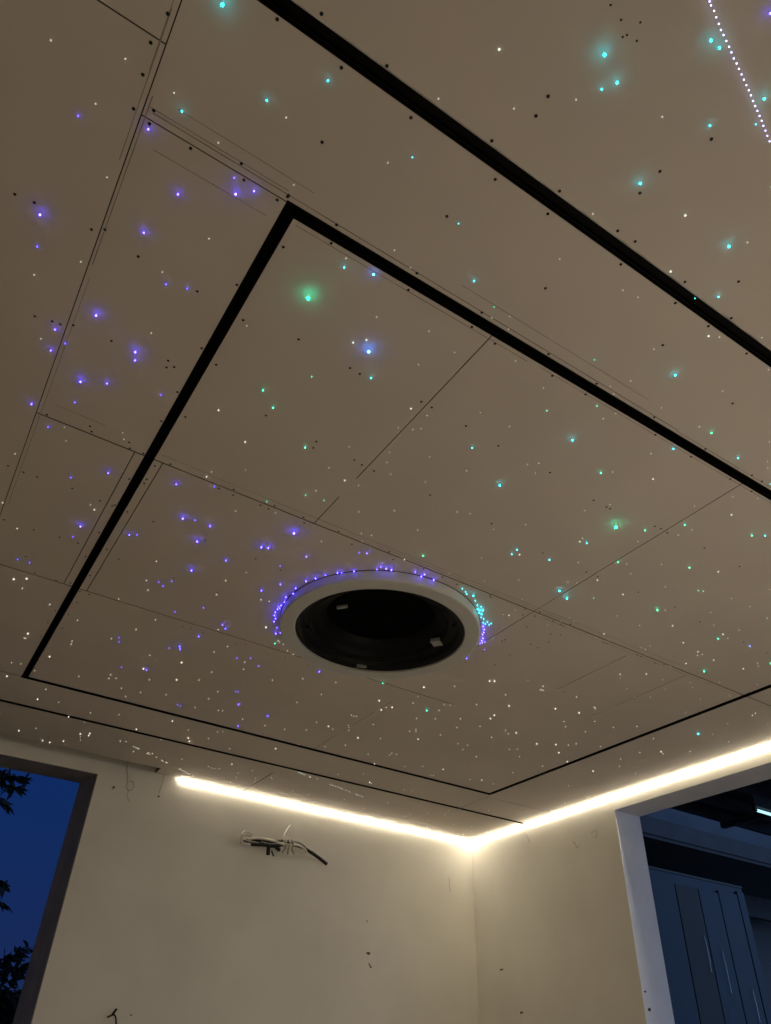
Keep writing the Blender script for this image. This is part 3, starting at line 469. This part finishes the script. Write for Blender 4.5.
# wall plugs, nails and chips
def nail(pos, n, label, r=.007, ln=.02, cat='nail'):
    bm = bmesh.new(); a = Vector(pos); b = a + Vector(n)*ln
    tube(bm, [a-Vector(n)*.006, a.lerp(b, .7), b], r*.55, 8, False); c = b + Vector(n)*.003
    tube(bm, [b, c], r, 8, False)
    tag(link('nail', bm, M_mark, None), label, cat)
nail((-3.492, 0, 2.924), (0, -1, 0), 'dark nail head above the left window corner, left of the looped string', .008)
nail((-3.137, 0, 2.924), (0, -1, 0), 'dark nail head under the straight string', .007)
nail((-3.010, 0, 1.49), (0, -1, 0), 'tiny nail head right of the bent wire', .005)
nail((-1.154, 0, 2.030), (0, -1, -.2), 'rusty nail in the middle of the back wall, the upper one', .011, .03)
nail((-1.130, 0, 1.955), (0, -1, -.9), 'rusty nail in the middle of the back wall, the lower one', .007, .03)
nail((-1.175, 0, 2.27), (0, -1, -.5), 'faint nail high above the rusty pair on the back wall', .004)
nail((0, -.357, 1.985), (-1, 0, -.3), 'rusty nail on the right wall near the room corner', .008, .025)
nail((0, -.575, 1.667), (-1, 0, -.3), 'rusty nail low on the right wall left of the window', .009, .02)
nail((.02, RY1-.004, 1.745), (0, -1, 0), 'dark screw in the window jamb, upper of two', .007, .008)
nail((.035, RY1-.004, 1.640), (0, -1, 0), 'dark screw in the window jamb, lower of two', .011, .008)
def chip(pts, label):
    bm = bmesh.new(); tube(bm, pts, .0012, 5)
    tag(link('plaster_crack', bm, M_mark, None), label, 'crack')
chip([(-.292, -.0002, 2.73), (-.288, -.0002, 2.67), (-.283, -.0002, 2.63), (-.28, -.0002, 2.60)], 'short dark crack on the back wall near the room corner')
chip([(-.0002, -1.33, 2.84), (-.0002, -1.36, 2.82), (-.0002, -1.37, 2.78), (-.0002, -1.40, 2.80)], 'small hooked crack on the right wall, left one beside the window')
chip([(-.0002, -1.55, 2.86), (-.0002, -1.60, 2.88), (-.0002, -1.61, 2.84), (-.0002, -1.57, 2.82)], 'small curved crack on the right wall nearest the window corner')

# ------------------------------------------------------------------ outside, left window: trees against the dusk sky
def leaf(bm, p, d, L, W):
    d = d.normalized(); s = d.cross(Vector((random.uniform(-1, 1), random.uniform(-1, 1), random.uniform(-.3, .3)))).normalized()
    n = d.cross(s)
    ax = [p + d*(L*t) + n*(L*.18*t*t) - Vector((0, 0, L*.25*t*t)) for t in (0, .3, .65, 1)]
    wd = (.15, 1, .8, .02)
    L_ = [bm.verts.new(a - s*W*w) for a, w in zip(ax, wd)]; R2 = [bm.verts.new(a + s*W*w) for a, w in zip(ax, wd)]
    C_ = [bm.verts.new(a + n*W*.35) for a in ax]
    for i in range(3):
        bm.faces.new((L_[i], L_[i+1], C_[i+1], C_[i])); bm.faces.new((C_[i], C_[i+1], R2[i+1], R2[i]))
def spray(bm, bb, a, b, n, L=.15, W=.023, r0=.012):
    a = Vector(a); b = Vector(b); mid = a.lerp(b, .5)+Vector((0, 0, .12))
    tube(bb, [a, mid, b], r0, 6, True, taper=.003)
    path = smooth_path([a, mid, b], 8)
    for i in range(n):
        p = path[int(random.uniform(.25, 1)*(len(path)-1))]
        d = (b-a).normalized()*random.uniform(.2, 1) + Vector((random.uniform(-1, 1), random.uniform(-1, 1), random.uniform(-1, .7)))
        leaf(bm, p, d, L*random.uniform(.7, 1.2), W*random.uniform(.8, 1.2))
def tree(label, base, top, sprays, n, extra):
    t = thing('tree', label, 'tree', base)
    bb = bmesh.new(); bl = bmesh.new(); tube(bb, [base, Vector(base).lerp(Vector(top), .5)+Vector((.1, .05, 0)), top], .09, 10, taper=.03)
    for a, b in sprays: spray(bl, bb, a, b, n)
    for c, r, k in extra:
        for i in range(k):
            v = Vector((random.gauss(0, 1), random.gauss(0, 1), random.gauss(0, 1))).normalized()*random.uniform(.3, 1)
            p = Vector(c)+Vector((v.x*r[0], v.y*r[1], v.z*r[2]))
            leaf(bl, p, Vector((random.uniform(-1, 1), random.uniform(-1, 1), random.uniform(-.6, .9))), .17, .024)
    part('foliage', bl, M_leaf, t); part('trunk', bb, M_bark, t, True)
sp = []
C0 = (-4.9, 4.2, 3.3)
for i in range(16):
    a = random.uniform(0, 2*PI); sp.append((( -5.0, 4.2, 2.4+random.uniform(0, 1.6)), (-5.0+1.0*math.cos(a), 4.2+.9*math.sin(a), 3.1+random.uniform(-.5, 1.3))))
sp += [((-4.9, 4.1, 3.5), (-3.88, 4.0, 4.02)), ((-4.6, 4.1, 3.7), (-3.72, 4.0, 3.86)), ((-4.6, 4.1, 3.6), (-3.78, 4.0, 3.66)), ((-4.5, 4.1, 3.9), (-3.95, 4.0, 4.15)), ((-4.4, 4.1, 3.7), (-3.66, 4.0, 3.98)),
       ((-4.4, 4.1, 2.9), (-3.50, 4.0, 2.78)), ((-4.4, 4.1, 2.7), (-3.48, 4.0, 2.62)), ((-4.4, 4.1, 2.5), (-3.62, 4.0, 2.36))]
tree('dark leafy tree reaching into the left window from the left', (-5.0, 4.2, -.1), (-5.0, 4.2, 4.2), sp, 60, [])
sp2 = [((-3.9, 4.2, 1.5), (-3.06, 4.0, 2.26)), ((-3.8, 4.2, 1.5), (-3.10, 4.0, 2.06)), ((-3.9, 4.2, 1.3), (-3.12, 4.0, 1.95)), ((-4.1, 4.2, 1.3), (-3.45, 4.0, 2.02)), ((-3.8, 4.2, 1.2), (-3.0, 4.1, 1.75)), ((-3.7, 4.2, 1.3), (-3.2, 4.0, 1.85)), ((-3.7, 4.2, 1.2), (-3.1, 4.0, 1.80))]
tree('dark bush at the bottom of the left window, below the dusk sky', (-3.9, 4.3, -.1), (-3.9, 4.3, 1.5), sp2, 60, [((-3.35, 4.5, .98), (1.0, .55, .92), 8000)])

# ------------------------------------------------------------------ outside, right window: porch and neighbouring shed
bm = bmesh.new(); box(bm, -12, 12, -12, 14, -.3, -.125); struct(link('ground', bm, M_ground))
t = thing('garden_shed', 'dark garden shed with blue and brown upright panels seen through the right window', 'shed', (2.6, .2, -.12))
bm = bmesh.new(); box(bm, .9, 4.30, .06, 2.4, -.12, 3.24); part('shed_body', bm, M_clad, t)
for x0, x1, m_, z1 in ((.95, 2.50, M_clad, 3.18), (2.512, 2.99, M_clad, 3.18), (3.0, 3.40, M_clad2, 3.12), (3.41, 3.77, M_clad, 3.12), (3.782, 4.14, M_clad, 3.15), (4.155, 4.285, M_clad, 3.19)):
    bm = bmesh.new(); box(bm, x0, x1, .03, .06, 0, z1)
    o = part('wall_panel', bm, m_, t, label='brown panel' if m_ is M_clad2 else None)
    md = o.modifiers.new('bevel', 'BEVEL'); md.width = .008; md.segments = 2
for x, z0, z1 in ((3.33, 2.23, 2.62), (3.60, 2.05, 2.50), (4.0, 1.8, 2.15)):
    bm = bmesh.new(); tube(bm, [(x, .018, z0), (x, .012, (z0+z1)/2), (x, .018, z1)], .0028, 8); part('bright_rail', bm, M_metal, t, True, label='thin bright metal rail')
bm = bmesh.new(); box(bm, .8, 12, -.02, 2.5, 3.56, 3.60); box(bm, .5, 7.5, -.04, .06, 3.60, 3.80); part('roof_beam', bm, M_beam, t)
bm = bmesh.new(); box(bm, .8, 7.5, .9, .98, 3.60, 4.7); part('fascia', bm, M_pale, t, label='pale fascia above the beam')
bm = bmesh.new(); box(bm, .9, 7.4, 1.2, 1.3, 3.27, 3.56); part('shadow_board', bm, M_deck, t)
bm = bmesh.new(); box(bm, 4.31, 12, 1.6, 1.7, -.12, 3.558); part('rear_wall', bm, M_deck, t)
bm = bmesh.new(); box(bm, .88, 4.31, .05, 2.42, 3.24, 3.262); part('cap_board', bm, M_deck, t)
# porch canopy outside the right wall
t = thing('porch_canopy', 'dark slatted porch canopy outside the top of the right window', 'canopy', (1.6, -3.2, 3.4))
bm = bmesh.new()
n_ = 60
for i in range(n_):
    y0 = -6.0+4.72*i/n_; y1 = -6.0+4.72*(i+1)/n_; z0 = 3.50+(.02 if i % 2 else 0); z1 = 3.50+(.02 if (i+1) % 2 else 0)
    v = [bm.verts.new(p) for p in ((.29, y0, z0), (3.4, y0, z0), (3.4, y1, z1), (.29, y1, z1), (.29, y0, z0+.01), (3.4, y0, z0+.01), (3.4, y1, z1+.01), (.29, y1, z1+.01))]
    for f in ((0,3,2,1),(4,5,6,7),(0,1,5,4),(1,2,6,5),(2,3,7,6),(3,0,4,7)): bm.faces.new([v[k] for k in f])
part('roof_sheet', bm, M_deck, t)
for y in (-1.32, -1.62, -2.02, -2.45, -2.9, -3.5, -4.2, -5.0, -5.8):
    bm = bmesh.new(); box(bm, .29, 3.4, y-.025, y+.025, 3.38, 3.49); part('rafter', bm, M_deck, t)
for x in (1.2, 2.2, 3.2):
    bm = bmesh.new(); box(bm, x-.03, x+.03, -6.0, -1.28, 3.33, 3.38); part('batten', bm, M_deck, t)
bm = bmesh.new(); box(bm, 3.3, 3.4, -1.38, -1.28, -.12, 3.33); part('post', bm, M_deck, t)
bm = bmesh.new(); box(bm, 3.3, 3.4, -6.0, -5.9, -.12, 3.33); part('post', bm, M_deck, t)
t = thing('sky_gleam', 'bright cyan-white glowing tube standing in for the sky gleam under the porch canopy', 'gleam', (1.75, -2.09, 3.28))  # added glowing tube in place of sky gleaming through the roof gap
bm = bmesh.new(); tube(bm, [(1.51, -2.10, 3.20), (2.1, -2.10, 3.20)], .013, 10, False); part('gleam_tube', bm, M_porch, t, True)
bm = bmesh.new(); box(bm, 1.48, 2.13, -2.125, -2.075, 3.225, 3.33); box(bm, 1.48, 1.51, -2.115, -2.085, 3.185, 3.225); box(bm, 2.10, 2.13, -2.115, -2.085, 3.185, 3.225); part('gleam_mount', bm, M_deck, t)

# ------------------------------------------------------------------ sky
w = bpy.data.worlds.new('dusk'); sc.world = w; w.use_nodes = True; nt = w.node_tree
bg = nt.nodes['Background']
tc = nt.nodes.new('ShaderNodeTexCoord'); sx = nt.nodes.new('ShaderNodeSeparateXYZ'); cr = nt.nodes.new('ShaderNodeValToRGB')
nt.links.new(tc.outputs['Generated'], sx.inputs['Vector']); nt.links.new(sx.outputs['Z'], cr.inputs['Fac'])
e = cr.color_ramp.elements
e[0].position = 0.; e[0].color = (.010, .022, .075, 1)
e[1].position = .9; e[1].color = (.003, .030, .150, 1)
n = e.new(.12); n.color = (.0080, .0225, .100, 1)
n = e.new(.33); n.color = (.0034, .0235, .120, 1)
# unseen glow added low in the sky past the right window, lighting its jamb
dp = nt.nodes.new('ShaderNodeVectorMath'); dp.operation = 'DOT_PRODUCT'; dp.inputs[1].default_value = (.62, -.78, .08)
nt.links.new(tc.outputs['Generated'], dp.inputs[0])
mr = nt.nodes.new('ShaderNodeMapRange'); mr.interpolation_type = 'SMOOTHSTEP'
mr.inputs['From Min'].default_value = .35; mr.inputs['From Max'].default_value = 1.; mr.inputs['To Max'].default_value = 1.
nt.links.new(dp.outputs['Value'], mr.inputs['Value'])
mx = nt.nodes.new('ShaderNodeMix'); mx.data_type = 'RGBA'; mx.blend_type = 'MIX'
nt.links.new(mr.outputs['Result'], mx.inputs['Factor']); nt.links.new(cr.outputs['Color'], mx.inputs['A'])
mx.inputs['B'].default_value = (.36, .62, 1.15, 1)
nt.links.new(mx.outputs['Result'], bg.inputs['Color']); bg.inputs['Strength'].default_value = 1.0

# ------------------------------------------------------------------ unseen fill light, added to brighten the ceiling
ld = bpy.data.lights.new('fill_light', 'AREA'); ld.shape = 'DISK'; ld.size = 1.8; ld.energy = 15; ld.color = (1., .88, .78); ld.spread = PI
lo = bpy.data.objects.new('fill_light', ld); COL.objects.link(lo); lo.location = (-2.1, -5.9, .4); lo.rotation_euler = (PI, .0, 0)

# ------------------------------------------------------------------ camera
cd = bpy.data.cameras.new('camera'); cam = bpy.data.objects.new('camera', cd); COL.objects.link(cam)
R = Matrix(((0.83991571, -0.54181695, 0.03124080), (-0.34338089, -0.48596274, 0.80369757), (-0.42027510, -0.68576571, -0.59421733)))
mw = R.transposed().to_4x4(); mw.translation = CAM
cam.matrix_world = mw
cd.sensor_fit = 'HORIZONTAL'; cd.sensor_width = 36; cd.lens = 729.722*36/771
cd.shift_x = -(385.795-385.5)/771; cd.shift_y = (538.793-512)/771
cd.clip_start = .02
sc.camera = cam
vs = sc.view_settings
vs.view_transform = 'Standard'; vs.look = 'None'; vs.gamma = 1; vs.use_curve_mapping = False; vs.exposure = 0.0
try:
    sc.cycles.use_denoising = True; sc.cycles.max_bounces = 8; sc.cycles.diffuse_bounces = 6; sc.cycles.sample_clamp_indirect = 4
except Exception: pass
